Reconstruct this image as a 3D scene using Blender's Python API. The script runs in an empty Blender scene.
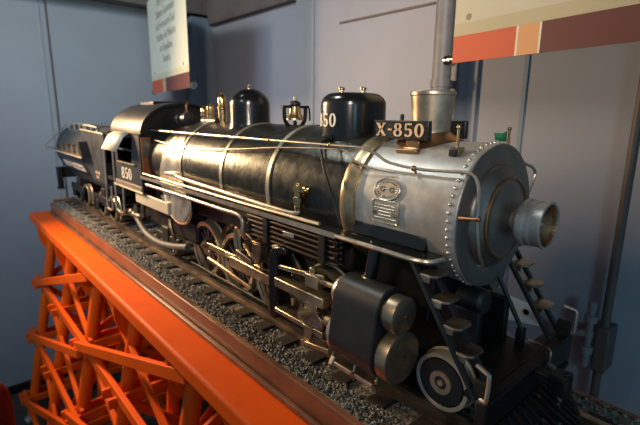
import bpy, math, random
from mathutils import Vector, Matrix
random.seed(7)
PI = math.pi
H = 1.75                                  # height of the smokebox centre above the floor
scene = bpy.context.scene
COL = scene.collection

# ------------------------------------------------------------------ materials
def mat(name, col, rough=.5, metal=0., var=.25, scale=30., rvar=.1, bump=0., col2=None, spec=None, coat=0., dirt=None, dscale=6., dfrac=.5):
    m = bpy.data.materials.new(name); m.use_nodes = True
    nt = m.node_tree; b = nt.nodes['Principled BSDF']
    tc = nt.nodes.new('ShaderNodeTexCoord')
    n = nt.nodes.new('ShaderNodeTexNoise'); n.inputs['Scale'].default_value = scale
    n.inputs['Detail'].default_value = 5
    nt.links.new(tc.outputs['Object'], n.inputs['Vector'])
    r = nt.nodes.new('ShaderNodeValToRGB')
    c2 = col2 if col2 else tuple(min(1, c*(1+var)) for c in col)
    c1 = tuple(c*(1-var) for c in col)
    r.color_ramp.elements[0].position = .3; r.color_ramp.elements[1].position = .7
    r.color_ramp.elements[0].color = (*c1, 1); r.color_ramp.elements[1].color = (*c2, 1)
    nt.links.new(n.outputs['Fac'], r.inputs['Fac'])
    out = r.outputs['Color']
    if dirt:
        n2 = nt.nodes.new('ShaderNodeTexNoise'); n2.inputs['Scale'].default_value = dscale; n2.inputs['Detail'].default_value = 8
        nt.links.new(tc.outputs['Object'], n2.inputs['Vector'])
        r2 = nt.nodes.new('ShaderNodeValToRGB')
        r2.color_ramp.elements[0].position = dfrac; r2.color_ramp.elements[1].position = min(1, dfrac+.18)
        r2.color_ramp.elements[0].color = (0, 0, 0, 1); r2.color_ramp.elements[1].color = (1, 1, 1, 1)
        nt.links.new(n2.outputs['Fac'], r2.inputs['Fac'])
        mx = nt.nodes.new('ShaderNodeMix'); mx.data_type = 'RGBA'
        nt.links.new(r2.outputs['Color'], mx.inputs[0]); nt.links.new(out, mx.inputs[6])
        mx.inputs[7].default_value = (*dirt, 1)
        out = mx.outputs[2]
    nt.links.new(out, b.inputs['Base Color'])
    mr = nt.nodes.new('ShaderNodeMapRange')
    mr.inputs['To Min'].default_value = max(.02, rough-rvar); mr.inputs['To Max'].default_value = min(1, rough+rvar)
    nt.links.new(n.outputs['Fac'], mr.inputs['Value']); nt.links.new(mr.outputs['Result'], b.inputs['Roughness'])
    b.inputs['Metallic'].default_value = metal
    if spec is not None: b.inputs['Specular IOR Level'].default_value = spec
    if coat: b.inputs['Coat Weight'].default_value = coat; b.inputs['Coat Roughness'].default_value = .1
    if bump:
        bp = nt.nodes.new('ShaderNodeBump'); bp.inputs['Strength'].default_value = bump; bp.inputs['Distance'].default_value = .004
        nt.links.new(n.outputs['Fac'], bp.inputs['Height']); nt.links.new(bp.outputs['Normal'], b.inputs['Normal'])
    return m

M = {}
M['wall'] = mat('painted_wall', (.31, .34, .37), .6, 0, .05, 3, .08)
M['wall_b'] = mat('painted_back_wall', (.31, .335, .395), .6, 0, .05, 3, .08)
M['wall_shade'] = mat('shaded_trim', (.20, .27, .34), .6, 0, .08, 6)  # wall colour turned darker and bluer, shade put into the paint
M['beam'] = mat('brown_beam', (.13, .11, .10), .7, 0, .15, 8)
M['floor'] = mat('dark_floor', (.06, .055, .05), .8, 0, .3, 9)
M['orange'] = mat('orange_paint', (.86, .112, .001), .55, 0, .07, 7, .08, .04, spec=.22, dirt=(.72, .095, .001), dscale=9, dfrac=.60)
M['wood'] = mat('brown_wood', (.20, .082, .04), .34, 0, .35, 16, .1, .1)
M['stone'] = mat('ballast_stone', (.085, .078, .068), .6, 0, .8, 90, .1, col2=(.36, .33, .28))
M['bed'] = mat('ballast_dust', (.07, .062, .052), .9, 0, .4, 60)
M['tie'] = mat('dark_tie', (.022, .015, .011), .8, 0, .5, 40)
M['rail'] = mat('rail_steel', (.17, .125, .085), .45, .7, .3, 25, .12, dirt=(.05, .035, .025), dscale=14)
M['boiler'] = mat('boiler_iron', (.060, .062, .054), .31, .75, .25, 45, .10, .22)
M['frame'] = mat('black_frame', (.009, .0085, .008), .5, .2, .4, 30)
M['black'] = mat('gloss_black', (.007, .008, .008), .20, 0, .2, 10, .04, spec=.7)
M['satin'] = mat('satin_black', (.022, .024, .025), .38, .15, .2, 20, .08)
M['silver'] = mat('silver_paint', (.47, .475, .455), .42, .55, .14, 38, .10, .12, dirt=(.36, .31, .24), dscale=13, dfrac=.55)
M['stack'] = mat('brushed_stack', (.50, .43, .33), .36, .85, .14, 30, .1, .04, dirt=(.26, .20, .13), dscale=13, dfrac=.56)
M['plate'] = mat('dark_steel', (.25, .235, .21), .38, .85, .14, 20, .08)
M['foil'] = mat('crinkled_foil', (.78, .72, .60), .30, .85, .15, 30, .1, .35, dirt=(.5, .4, .26), dscale=18, dfrac=.58)
M['bright'] = mat('bright_steel', (.62, .58, .50), .30, .9, .15, 30, .1, dirt=(.30, .22, .13), dscale=16, dfrac=.55)
M['cover'] = mat('brassy_cover', (.36, .29, .20), .36, .85, .16, 30, .08, dirt=(.22, .16, .10), dscale=14, dfrac=.55)
M['rod'] = mat('oiled_rod', (.50, .40, .26), .33, .9, .2, 35, .1, dirt=(.24, .16, .09), dscale=20, dfrac=.55)
M['white_dim'] = mat('banner_cream_dimmed', (.44, .44, .345), .7, 0, .05, 6)  # right banner's cream, darkened to offset the strong lamp light on it
M['roof'] = mat('dark_roof', (.012, .013, .015), .40, .1, .3, 20, .1, .1)
M['gun'] = mat('worn_steel', (.36, .30, .22), .36, .9, .25, 35, .1, dirt=(.14, .09, .05), dscale=22, dfrac=.5)
M['pipe'] = mat('plated_pipe', (.66, .58, .46), .34, .85, .12, 40, .08)
M['cooler'] = mat('oiled_iron', (.034, .029, .025), .34, .8, .25, 30)
M['copper'] = mat('dull_copper', (.34, .20, .10), .36, .9, .25, 30, .1)
M['brass'] = mat('brass', (.58, .42, .21), .25, 1., .12, 30, .08)
M['band'] = mat('band_metal', (.42, .40, .35), .4, .7, .12, 30)
M['brassband'] = mat('brass_band', (.40, .32, .20), .36, .9, .25, 40)
M['tank'] = mat('tender_black', (.028, .032, .038), .45, .2, .2, 15)
M['taupe'] = mat('taupe_wood', (.20, .145, .10), .5, 0, .2, 20)
M['cream'] = mat('cream_sheet', (.62, .54, .40), .45, .1, .08, 20)
M['letter'] = mat('cream_lettering', (.78, .70, .58), .5, 0, .05, 20)
M['gold'] = mat('gilt_lettering', (.80, .55, .33), .4, .2, .1, 20)
M['amber'] = mat('varnished_door', (.42, .13, .035), .3, 0, .25, 25, coat=.4)
M['pane'] = mat('smoky_pane', (.25, .20, .13), .12, .3, .4, 30)
M['rubber'] = mat('grey_hose', (.11, .105, .10), .55, 0, .1, 20)
M['tire'] = mat('tire_steel', (.68, .54, .35), .34, .85, .15, 25)
M['pale'] = mat('pale_tire', (.50, .44, .34), .5, .3, .12, 25)
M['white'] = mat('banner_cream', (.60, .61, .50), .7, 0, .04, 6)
M['red'] = mat('banner_red', (.48, .095, .045), .65, 0, .08, 6)
M['tan'] = mat('banner_tan', (.56, .30, .14), .65, 0, .08, 6)
M['maroon'] = mat('banner_maroon', (.11, .036, .034), .65, 0, .12, 6)
M['print'] = mat('grey_print', (.22, .20, .16), .7, 0, .05, 6)
M['chrome'] = mat('chrome_bar', (.6, .58, .55), .2, 1., .05, 6)
M['greypipe'] = mat('grey_pipe', (.20, .21, .22), .55, .2, .15, 20)
M['brownpipe'] = mat('brown_pipe', (.10, .085, .08), .55, .2, .15, 20)
M['switch'] = mat('pale_plate', (.86, .93, .92), .5, 0, .04, 10)
M['flag'] = mat('green_flag', (.02, .22, .09), .7, 0, .15, 20)
M['darkred'] = mat('dark_red_paint', (.12, .012, .008), .5, 0, .2, 10)
M['palestone'] = mat('pale_stone', (.36, .33, .28), .8, 0, .3, 30)
M['dark'] = mat('flat_black', (.006, .006, .006), .8, 0, .3, 20)  # plain flat black for coal, cab interior, socket hole and beam blocks

# ------------------------------------------------------------------ mesh builder
def V(*a): return Vector(a)
def frame(d):
    d = d.normalized(); u = Vector((0, 0, 1)) if abs(d.z) < .9 else Vector((1, 0, 0))
    a = d.cross(u).normalized(); return a, d.cross(a).normalized()
def smooth(pts, n=6):
    pts = [Vector(p) for p in pts]
    P = [pts[0]*2-pts[1]] + pts + [pts[-1]*2-pts[-2]]
    out = []
    for i in range(1, len(P)-2):
        for k in range(n):
            t = k/n; a, b, c, d = P[i-1], P[i], P[i+1], P[i+2]
            out.append(.5*((2*b)+(c-a)*t+(2*a-5*b+4*c-d)*t*t+(3*b-a-3*c+d)*t**3))
    out.append(pts[-1]); return out
class MB:
    def __init__(s): s.v = []; s.f = []
    def add(s, vs, fs):
        k = len(s.v); s.v += [Vector(p) for p in vs]; s.f += [tuple(i+k for i in f) for f in fs]; return s
    def box(s, x0, x1, y0, y1, z0, z1):
        return s.add([(x, y, z) for z in (z0, z1) for y in (y0, y1) for x in (x0, x1)],
                     [(0, 2, 3, 1), (4, 5, 7, 6), (0, 1, 5, 4), (2, 6, 7, 3), (0, 4, 6, 2), (1, 3, 7, 5)])
    def bar(s, p, q, w, h, up=(0, 0, 1)):               # box beam from p to q; w across, h along up
        p, q = Vector(p), Vector(q); d = (q-p).normalized(); a = d.cross(Vector(up)).normalized(); b = a.cross(d)
        vs = [e+a*(w/2*i)+b*(h/2*j) for e in (p, q) for i, j in ((-1, -1), (1, -1), (1, 1), (-1, 1))]
        return s.add(vs, [(3, 2, 1, 0), (4, 5, 6, 7), (0, 1, 5, 4), (1, 2, 6, 5), (2, 3, 7, 6), (3, 0, 4, 7)])
    def lathe(s, prof, o=(0, 0, 0), d=(1, 0, 0), n=32, a0=0., a1=2*PI, caps=True):   # prof: (axial, radius)
        o, d = Vector(o), Vector(d).normalized(); a, b = frame(d); k = len(s.v)
        full = abs(a1-a0-2*PI) < 1e-6; m = n if full else n+1
        for t, r in prof:
            for i in range(m):
                w = a0+(a1-a0)*i/n
                s.v.append(o+d*t+(a*math.cos(w)+b*math.sin(w))*max(r, 1e-5))
        for j in range(len(prof)-1):
            for i in range(n):
                i2 = (i+1) % m
                s.f.append((k+j*m+i, k+j*m+i2, k+(j+1)*m+i2, k+(j+1)*m+i))
        if full and caps:
            s.f.append(tuple(k+i for i in reversed(range(m)))); e = k+(len(prof)-1)*m
            s.f.append(tuple(e+i for i in range(m)))
        return s
    def cyl(s, p, q, r, n=16, r1=None):
        p, q = Vector(p), Vector(q); return s.lathe([(0, r), ((q-p).length, r if r1 is None else r1)], p, q-p, n)
    def tube(s, pts, r, n=10, sm=0, closed=False):
        pts = smooth(pts, sm) if sm else [Vector(p) for p in pts]
        k = len(s.v); L = len(pts); a = None
        for i, p in enumerate(pts):
            if closed: d = pts[(i+1) % L]-pts[i-1]
            else: d = pts[min(i+1, L-1)]-pts[max(i-1, 0)]
            d = d.normalized()
            if a is None: a, b = frame(d)
            else: a = (a-d*a.dot(d)).normalized(); b = d.cross(a)
            for j in range(n):
                w = 2*PI*j/n; s.v.append(p+(a*math.cos(w)+b*math.sin(w))*r)
        for i in range(L if closed else L-1):
            for j in range(n):
                i2 = (i+1) % L; j2 = (j+1) % n
                s.f.append((k+i*n+j, k+i*n+j2, k+i2*n+j2, k+i2*n+j))
        if not closed:
            s.f.append(tuple(k+j for j in reversed(range(n)))); s.f.append(tuple(k+(L-1)*n+j for j in range(n)))
        return s
    def prism(s, poly, ax, t0, t1):                     # polygon in the plane normal to axis ax
        k = len(s.v); n = len(poly)
        def P(u, w, t): return {'x': (t, u, w), 'y': (u, t, w), 'z': (u, w, t)}[ax]
        for t in (t0, t1): s.v += [Vector(P(u, w, t)) for u, w in poly]
        s.f.append(tuple(k+i for i in range(n))); s.f.append(tuple(k+n+i for i in reversed(range(n))))
        for i in range(n): j = (i+1) % n; s.f.append((k+i, k+n+i, k+n+j, k+j))
        return s
    def ball(s, c, r, n=12, sq=(1, 1, 1)):
        k0 = len(s.v); s.lathe([(-r*math.cos(PI*i/8), r*math.sin(PI*i/8)) for i in range(9)], (0, 0, 0), (0, 0, 1), n)
        for i in range(k0, len(s.v)): s.v[i] = Vector((s.v[i].x*sq[0], s.v[i].y*sq[1], s.v[i].z*sq[2]))+Vector(c)
        return s
    def sweep(s, sec, pts):                              # closed section polygons joined ring by ring
        k = len(s.v); n = len(sec[0])
        for r in sec: s.v += [Vector(p) for p in r]
        for j in range(len(sec)-1):
            for i in range(n): i2 = (i+1) % n; s.f.append((k+j*n+i, k+j*n+i2, k+(j+1)*n+i2, k+(j+1)*n+i))
        s.f.append(tuple(k+i for i in reversed(range(n)))); s.f.append(tuple(k+(len(sec)-1)*n+i for i in range(n)))
        return s
    def map(s, fn): s.v = [Vector(fn(p)) for p in s.v]; return s
    def mesh(s, name, m, org, bevel_angle=38):
        me = bpy.data.meshes.new(name); o = Vector(org)
        me.from_pydata([tuple(p-o) for p in s.v], [], s.f); me.validate(); me.update()
        import bmesh
        bm = bmesh.new(); bm.from_mesh(me); bmesh.ops.recalc_face_normals(bm, faces=bm.faces); bm.to_mesh(me); bm.free()
        me.polygons.foreach_set('use_smooth', [True]*len(me.polygons)); me.set_sharp_from_angle(angle=math.radians(bevel_angle))
        me.materials.append(m); return me

ORG = {}
def thing(name, label, cat, loc, group=None):
    o = bpy.data.objects.new(name, None); COL.objects.link(o); o.location = (loc[0], loc[1], loc[2]+H); o.empty_display_size = .05
    o['label'] = label; o['category'] = cat
    if group: o['group'] = group
    ORG[o.name] = Vector(loc); return o
def part(name, mb, m, parent, bevel=0., loc=None, kind=None, label=None):
    org = ORG[parent.name]
    o = bpy.data.objects.new(name, mb.mesh(name, m, org)); COL.objects.link(o); o.parent = parent; ORG[o.name] = org
    if bevel: bv(o, bevel)
    if kind: o['kind'] = kind
    if label: o['label'] = label
    return o
def bv(o, w):
    b = o.modifiers.new('bevel', 'BEVEL'); b.width = w; b.segments = 2; b.limit_method = 'ANGLE'; b.angle_limit = math.radians(40)
def solo(name, mb, m, loc, label=None, cat=None, kind=None, bevel=0., group=None):
    o = bpy.data.objects.new(name, mb.mesh(name, m, loc)); COL.objects.link(o); o.location = (loc[0], loc[1], loc[2]+H); ORG[o.name] = Vector(loc)
    if label: o['label'] = label
    if cat: o['category'] = cat
    if kind: o['kind'] = kind
    if group: o['group'] = group
    if bevel: bv(o, bevel)
    return o
def dup(o, off=(0, 0, 0), parent=None, rotz=0.):
    c = o.copy(); COL.objects.link(c)
    if parent: c.parent = parent
    c.location = o.location+Vector(off); c.rotation_euler = (0, 0, o.rotation_euler.z+rotz)
    for ch in list(o.children): dup(ch, (0, 0, 0), c)
    return c

def text_mb(body, size, depth, fn, ax='CENTER', offset=0., sx=1.):
    cu = bpy.data.curves.new('lettering', 'FONT'); cu.body = body; cu.size = size; cu.align_x = ax; cu.align_y = 'CENTER'
    cu.extrude = depth; cu.offset = offset; cu.resolution_u = 3; cu.space_line = 1.
    ob = bpy.data.objects.new('lettering', cu); COL.objects.link(ob)
    dg = bpy.context.evaluated_depsgraph_get(); dg.update()
    me = bpy.data.meshes.new_from_object(ob.evaluated_get(dg))
    mb = MB(); mb.add([fn(v.co.x*sx, v.co.y, v.co.z) for v in me.vertices], [tuple(p.vertices) for p in me.polygons])
    bpy.data.objects.remove(ob); bpy.data.curves.remove(cu); bpy.data.meshes.remove(me)
    return mb

# serif numerals drawn as variable-width strokes, unit height
def ell(cx, cz, rx, rz, a0, a1, w0, w1, n=20):
    out = []
    for i in range(n+1):
        a = math.radians(a0+(a1-a0)*i/n); w = w0+(w1-w0)*abs(math.cos(a))
        out.append((cx+rx*math.cos(a), cz+rz*math.sin(a), w))
    return out
GL = {
 '8': [ell(.32, .74, .19, .21, 0, 360, .07, .15), ell(.32, .27, .24, .23, 0, 360, .08, .17)],
 '0': [ell(.32, .5, .23, .45, 0, 360, .08, .18, 28)],
 '5': [[(.13, .93, .13), (.55, .93, .13)], [(.15, .97, .10), (.13, .50, .08)], ell(.30, .31, .22, .26, 130, -150, .08, .17, 24)],
 'X': [[(.12, .95, .17), (.62, .05, .17)], [(.62, .95, .09), (.12, .05, .09)], [(.0, .95, .08), (.26, .95, .08)], [(.48, .95, .08), (.72, .95, .08)],
       [(.0, .05, .08), (.24, .05, .08)], [(.48, .05, .08), (.74, .05, .08)]],
 '-': [[(.02, .5, .13), (.28, .5, .13)]]}
GW = {'8': .68, '0': .68, '5': .68, 'X': .82, '-': .36}
def glyphs(txt, fn, d=.0015, gap=.08):
    mb = MB(); W = sum(GW[c]+gap for c in txt)-gap; x = -W/2
    for c in txt:
        for st in GL[c]:
            closed = (st[0][0]-st[-1][0])**2+(st[0][1]-st[-1][1])**2 < 1e-6
            k = len(mb.v); L = len(st)
            for i, (a, b, w) in enumerate(st):
                if closed: p, q = st[(i-1) % (L-1)], st[(i+1) % (L-1)]
                else: p, q = st[max(i-1, 0)], st[min(i+1, L-1)]
                tx, tz = q[0]-p[0], q[1]-p[1]; l = math.hypot(tx, tz); nx, nz = -tz/l, tx/l
                for sg in (-1, 1):
                    for e in (0, d): mb.v.append(Vector(fn(x+a+nx*w/2*sg, b+nz*w/2*sg-.5, e)))
            for i in range(L-1):
                a, b = k+i*4, k+i*4+4
                mb.f += [(a, b, b+1, a+1), (a+2, a+3, b+3, b+2), (a+1, b+1, b+3, a+3), (a, a+2, b+2, b)]
            if not closed: mb.f += [(k, k+1, k+3, k+2), (k+4*L-4, k+4*L-2, k+4*L-1, k+4*L-3)]
        x += GW[c]+gap
    return mb, W

# ------------------------------------------------------------------ setting
XL, YB = -3.1, 1.05
solo('floor', MB().box(XL-.1, 2.6, -2.6, YB+.1, -1.80, -1.75), M['floor'], (0, 0, -1.75), kind='structure')
solo('ceiling', MB().box(XL-.1, 2.6, -2.6, YB+.1, 2.20, 2.28), M['beam'], (0, 0, 2.2), kind='structure')
solo('wall_left', MB().box(XL-.08, XL, -2.6, YB+.08, -1.75, 2.2), M['wall'], (XL, 0, -1.75), kind='structure')
solo('wall_back', MB().box(XL, 2.6, YB, YB+.08, -1.75, 2.2), M['wall_b'], (0, YB, -1.75), kind='structure')
solo('trim_1', MB().box(XL, XL+.12, .87, YB, -1.75, .90), M['wall_shade'], (XL, .96, -1.75), kind='structure')                 # corner post, shade put into its blue
solo('trim_2', MB().box(XL, XL+.14, -2.6, YB, .92, 1.20), M['beam'], (XL, 0, .92), kind='structure')                             # beam over left wall
solo('trim_3', MB().box(XL+.14, -1.9, YB-.05, YB, .85, 1.20), M['beam'], (-2.5, YB, .85), kind='structure')                       # beam over back wall
solo('trim_4', MB().box(-1.90, -1.74, YB-.014, YB, -1.75, 1.2), M['wall'], (-1.8, YB, -1.75), kind='structure', bevel=.004)       # upright battens
solo('trim_5', MB().box(-.70, -.655, YB-.014, YB, -1.75, 1.2), M['wall'], (-.68, YB, -1.75), kind='structure', bevel=.004)
solo('trim_6', MB().box(-.463, -.447, YB-.006, YB, -1.75, 1.2), M['wall_shade'], (-.455, YB, -1.75), kind='structure')  # wall seam with its blue shade put into the colour
solo('trim_7', MB().box(-1.52, -.90, YB-.010, YB, .668, .678), M['beam'], (-1.2, YB, .67), kind='structure')
solo('trim_8', MB().box(XL, XL+.006, -.080, -.072, -1.75, .92), M['beam'], (XL, -.08, -1.75), kind='structure')            # seam of left wall
solo('trim_9', MB().box(XL, XL+.003, -.125, -.112, -1.75, .92), M['wall'], (XL, -.12, -1.75), kind='structure')
solo('baseboard_left', MB().box(XL, XL+.02, -2.6, .87, -1.75, -1.69), M['frame'], (XL, 0, -1.75), kind='structure', bevel=.004)

t = thing('pipe', 'thick grey upright pipe on the back wall behind the smokestack', 'pipe', (-.79, .97, -1.75))
part('pipe_run', MB().cyl((-.79, .97, -1.75), (-.79, .97, 1.2), .040, 20), M['greypipe'], t)
part('pipe_clamp', MB().cyl((-.79, .97, .30), (-.79, .97, .33), .046, 20).box(-.81, -.77, .97, YB, .30, .33), M['greypipe'], t)
t = thing('pipe', 'dark brown upright conduit at the right edge of the back wall', 'pipe', (-.046, .99, -1.75))
part('pipe_run', MB().cyl((-.046, .99, -1.75), (-.046, .99, 1.2), .015, 18), M['brownpipe'], t)
part('junction_box', MB().box(-.062, -.018, .952, YB-.004, -.725, -.555), M['brownpipe'], t, .006)
mb = MB()
for z in (-.49, -.54, -.60, -.66, -.70): mb.cyl((-.082, .95, z), (-.082, .95, z+.026), .021 if z in (-.54, -.66) else .015, 16)
mb.cyl((-.082, .95, -.715), (-.082, .95, -.47), .012, 14)
part('valve', mb, M['greypipe'], t)
part('branch_pipe', MB().tube([(-.085, .95, -.585), (-.13, .945, -.60), (-.18, .94, -.588), (-.24, .935, -.57)], .013, 12, 4).cyl((-.120, .947, -.60), (-.145, .944, -.598), .022, 16), M['greypipe'], t)

t = thing('wall_socket', 'pale wall plate with one dark hole, low on the back wall', 'socket', (-.36, YB, -.63))
sh = [(-.428, -.578), (-.305, -.590), (-.285, -.668), (-.43, -.69)]
part('plate', MB().prism([(x, z) for x, z in sh], 'y', YB-.012, YB), M['switch'], t, .004)
part('hole', MB().cyl((-.345, YB-.0135, -.625), (-.345, YB-.002, -.625), .013, 16), M['dark'], t)

# ------------------------------------------------------------------ trestle
DX0, DX1 = -2.96, .52
t = thing('trestle_stand', 'bright orange timber trestle carrying the model railway track', 'trestle', (-1.2, 0, -1.75))
part('deck', MB().box(DX0, DX1, -.33, .33, -.515, -.46), M['orange'], t, .010)
def yo(z): return -.25+.205*(z+.6)            # post centre line (near side) at height z
bents = [-2.75, -2.25, -1.75, -1.25, -.75, -.25, .25]
for x in bents:
    for s in (1, -1):
        part('post', MB().cyl((x, s*yo(-.515), -.515), (x, s*yo(-1.75), -1.75), .029, 16), M['orange'], t)
        part('post', MB().cyl((x, s*.085, -.515), (x, s*.20, -1.75), .027, 16), M['orange'], t)
    for z in (-.855, -1.20, -1.60):           # pairs of clamped cross boards
        for e in (-1, 1):
            part('cross_board', MB().bar((x+e*.040, yo(z)-.085, z-.02), (x+e*.040, -yo(z)+.085, z-.02), .018, .040), M['orange'], t, .003)
    part('cap_beam', MB().box(x-.035, x+.035, -.295, .295, -.56, -.515), M['orange'], t, .005)
    for s in (1, -1):
        g = [(s*-.318, -.515), (s*-.318, -.56)]+[(s*(-.255-.063*math.cos(a)), -.56-.12*math.sin(a)) for a in [PI/2*i/6 for i in range(1, 7)]]+[(s*-.215, -.68), (s*-.205, -.515)]
        part('gusset', MB().prism(g, 'x', x-.052, x-.036), M['orange'], t)
for s in (1, -1):
    for z in (-.855, -1.20, -1.62):
        part('girt', MB().bar((-2.82, s*(yo(z)-.045), z), (.35, s*(yo(z)-.045), z), .022, .045), M['orange'], t, .003)
    def fy(z, o): return s*(yo(z)-o)
    for x in (-2.75, -1.75, -.75):
        for (za, zb) in ((-.865, -.532), (-1.20, -.88), (-1.62, -1.23)):
            part('diagonal_brace', MB().bar((x+.01, fy(za, .070), za), (min(x+1.07, .45), fy(zb, .070), zb), .020, .042), M['orange'], t, .003)
            part('diagonal_brace', MB().bar((x, fy(zb, .012), zb), (min(x+1.04, .45), fy(za, .012), za), .020, .036), M['orange'], t, .003)
for i, x in enumerate(bents):                  # X bracing inside each bent
    for s in (1, -1):
        part('sway_brace', MB().bar((x+s*.03, s*-.24, -.60), (x+s*.03, s*.30, -.85), .018, .034), M['orange'], t, .003)
        part('sway_brace', MB().bar((x+s*.03, s*-.32, -.90), (x+s*.03, s*.40, -1.55), .018, .034), M['orange'], t, .003)

# ------------------------------------------------------------------ tray, ballast, track
TX0, TX1 = -2.86, .46
t = thing('ballast_tray', 'shallow brown wooden tray lying on the orange deck', 'tray', (-1.2, 0, -.46))
for s in (1, -1):
    part('side_board', MB().box(TX0, TX1, min(s*.205, s*.222), max(s*.205, s*.222), -.46, -.393), M['wood'], t, .003)
    part('base_moulding', MB().box(TX0, TX1, min(s*.222, s*.236), max(s*.222, s*.236), -.46, -.445), M['wood'], t, .004)
for x in (TX0, TX1-.017): part('end_board', MB().box(x, x+.017, -.205, .205, -.46, -.372), M['wood'], t, .003)
part('bottom', MB().box(TX0+.017, TX1-.017, -.205, .205, -.46, -.452), M['wood'], t)
mb = MB().box(TX0+.018, TX1-.018, -.204, .204, -.451, -.396)
def stone(x, y, z, r):
    q = [(0, 0, 1), (.9, 0, .15), (.2, .85, 0), (-.75, .5, .1), (-.6, -.65, -.05), (.35, -.8, .1), (0, 0, -.7)]
    ca = random.random()*6.28; c, s_ = math.cos(ca), math.sin(ca); tx, ty = random.uniform(-.6, .6), random.uniform(-.6, .6); vs = []
    for a, b, d in q:
        k = r*random.uniform(.65, 1.2); a2, b2 = a*c-b*s_, a*s_+b*c
        vs.append((x+k*a2, y+k*b2, z+k*(d*.8+tx*a2+ty*b2)))
    mb.add(vs, [(0, 1, 2), (0, 2, 3), (0, 3, 4), (0, 4, 5), (0, 5, 1), (6, 2, 1), (6, 3, 2), (6, 4, 3), (6, 5, 4), (6, 1, 5)])
for i in range(11000):                           # shoulders
    sd = -1 if i < 8200 else 1
    y = random.uniform(.150, .203)
    stone(random.uniform(TX0+.025, TX1-.025), sd*y, -.396+random.uniform(.0, .008), random.uniform(.0028, .0062))
for i in range(5000): stone(random.uniform(TX0+.025, TX1-.025), random.uniform(-.155, .155), -.398+random.uniform(0, .006), random.uniform(.004, .007))
o = solo('ballast', mb, M['stone'], (-1.2, 0, -.451), 'grey crushed stone ballast filling the wooden tray', 'gravel', kind='stuff')
me = o.data; me.polygons.foreach_set('use_smooth', [False]*len(me.polygons))

t = thing('track', 'model railway track with steel rails on dark wooden ties', 'track', (-1.2, 0, -.40))
for s in (1, -1):
    sec = [(-.017, -.388), (.017, -.388), (.017, -.385), (.003, -.382), (.003, -.371), (.0075, -.369), (.0075, -.362), (-.0075, -.362), (-.0075, -.369), (-.003, -.371), (-.003, -.382), (-.017, -.385)]
    rl = part('rail', MB().prism([(y+s*.092, z) for y, z in sec], 'x', TX0+.02, TX1-.02), M['rail'], t)
    part('rail_head', MB().box(TX0+.02, TX1-.02, s*.092-.0072, s*.092+.0072, -.3635, -.3615), M['gun'], rl, label='worn bright top of the rail')
tie = part('tie', MB().box(-.022, .022, -.156, .156, -.406, -.388), M['tie'], t, .002)
xs = [-2.80+.1065*i for i in range(31)]
tie.location.x = xs[0]
for x in xs[1:]: dup(tie, (x-xs[0], 0, 0))

# ------------------------------------------------------------------ locomotive
L = thing('steam_locomotive', 'large model steam locomotive, black with a silver smokebox, standing on the track', 'locomotive', (-.7, 0, -.362))
# boiler barrel
prof = [(-1.34, .138), (-1.22, .140), (-1.05, .150), (-.50, .1495), (-.235, .132)]
boiler = part('boiler', MB().lathe(prof, n=64), M['boiler'], L)
def rb(x):
    for (a, ra), (b, rb_) in zip(prof, prof[1:]):
        if a <= x <= b: return ra+(rb_-ra)*(x-a)/(b-a)
    return .131
for x in (-1.0, -.733, -.503):
    part('boiler_band', MB().lathe([(x-.007, rb(x-.007)-.002), (x-.007, rb(x)+.0025), (x+.007, rb(x)+.0025), (x+.007, rb(x+.007)-.002)], n=64, caps=False), M['band'], boiler)
part('boiler_band', MB().lathe([(-.262, .130), (-.262, .138), (-.255, .1405), (-.243, .140), (-.236, .137), (-.225, .1365), (-.225, .129)], n=64, caps=False), M['brassband'], boiler, label='wide brass band')
# firebox side sheets (bare metal)
for s in (-1, 1):
    rows = [(.105, -1.115, -1.02), (.085, -1.140, -1.008), (.055, -1.157, -1.003), (.022, -1.170, -1.000), (-.02, -1.195, -.990), (-.056, -1.205, -.975), (-.085, -1.190, -.955), (-.115, -1.165, -.945), (-.140, -1.145, -.948), (-.160, -1.110, -.960), (-.175, -1.07, -.98), (-.183, -1.04, -1.01)]
    mb = MB(); G = 8
    for z, xa, xb in rows:
        for j in range(G+1):
            x = xa+(xb-xa)*j/G; r = rb(x)*1.014
            if z > -.03: y = math.sqrt(max(r*r-z*z, 0))
            else: y = math.sqrt(r*r-.03**2)+(-.03-z)*.04
            y += random.uniform(-.0012, .0012)
            mb.v.append(Vector((x, s*y, z)))
    for i in range(len(rows)-1):
        for j in range(G):
            a = i*(G+1)+j; mb.f.append((a, a+1, a+G+2, a+G+1))
    o = part('firebox_sheet', mb, M['foil'], L); so = o.modifiers.new('thick', 'SOLIDIFY'); so.thickness = .004; so.offset = 0
    o.data.set_sharp_from_angle(angle=PI)
    ss = o.modifiers.new('soft', 'SUBSURF'); ss.levels = ss.render_levels = 1
    part('sheet_edge', MB().tube([(-1.167, s*-.150, -.112), (-1.145, s*-.150, -.142), (-1.110, s*-.150, -.163), (-1.07, s*-.150, -.178), (-1.03, s*-.150, -.186), (-.98, s*-.150, -.178), (-.955, s*-.150, -.162), (-.943, s*-.149, -.135), (-.945, s*-.149, -.105), (-.952, s*-.149, -.085)], .0055, 8, 3), M['tire'], L)
part('firebox', MB().box(-1.32, -1.03, -.118, .118, -.20, -.02), M['satin'], L, .01)
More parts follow.
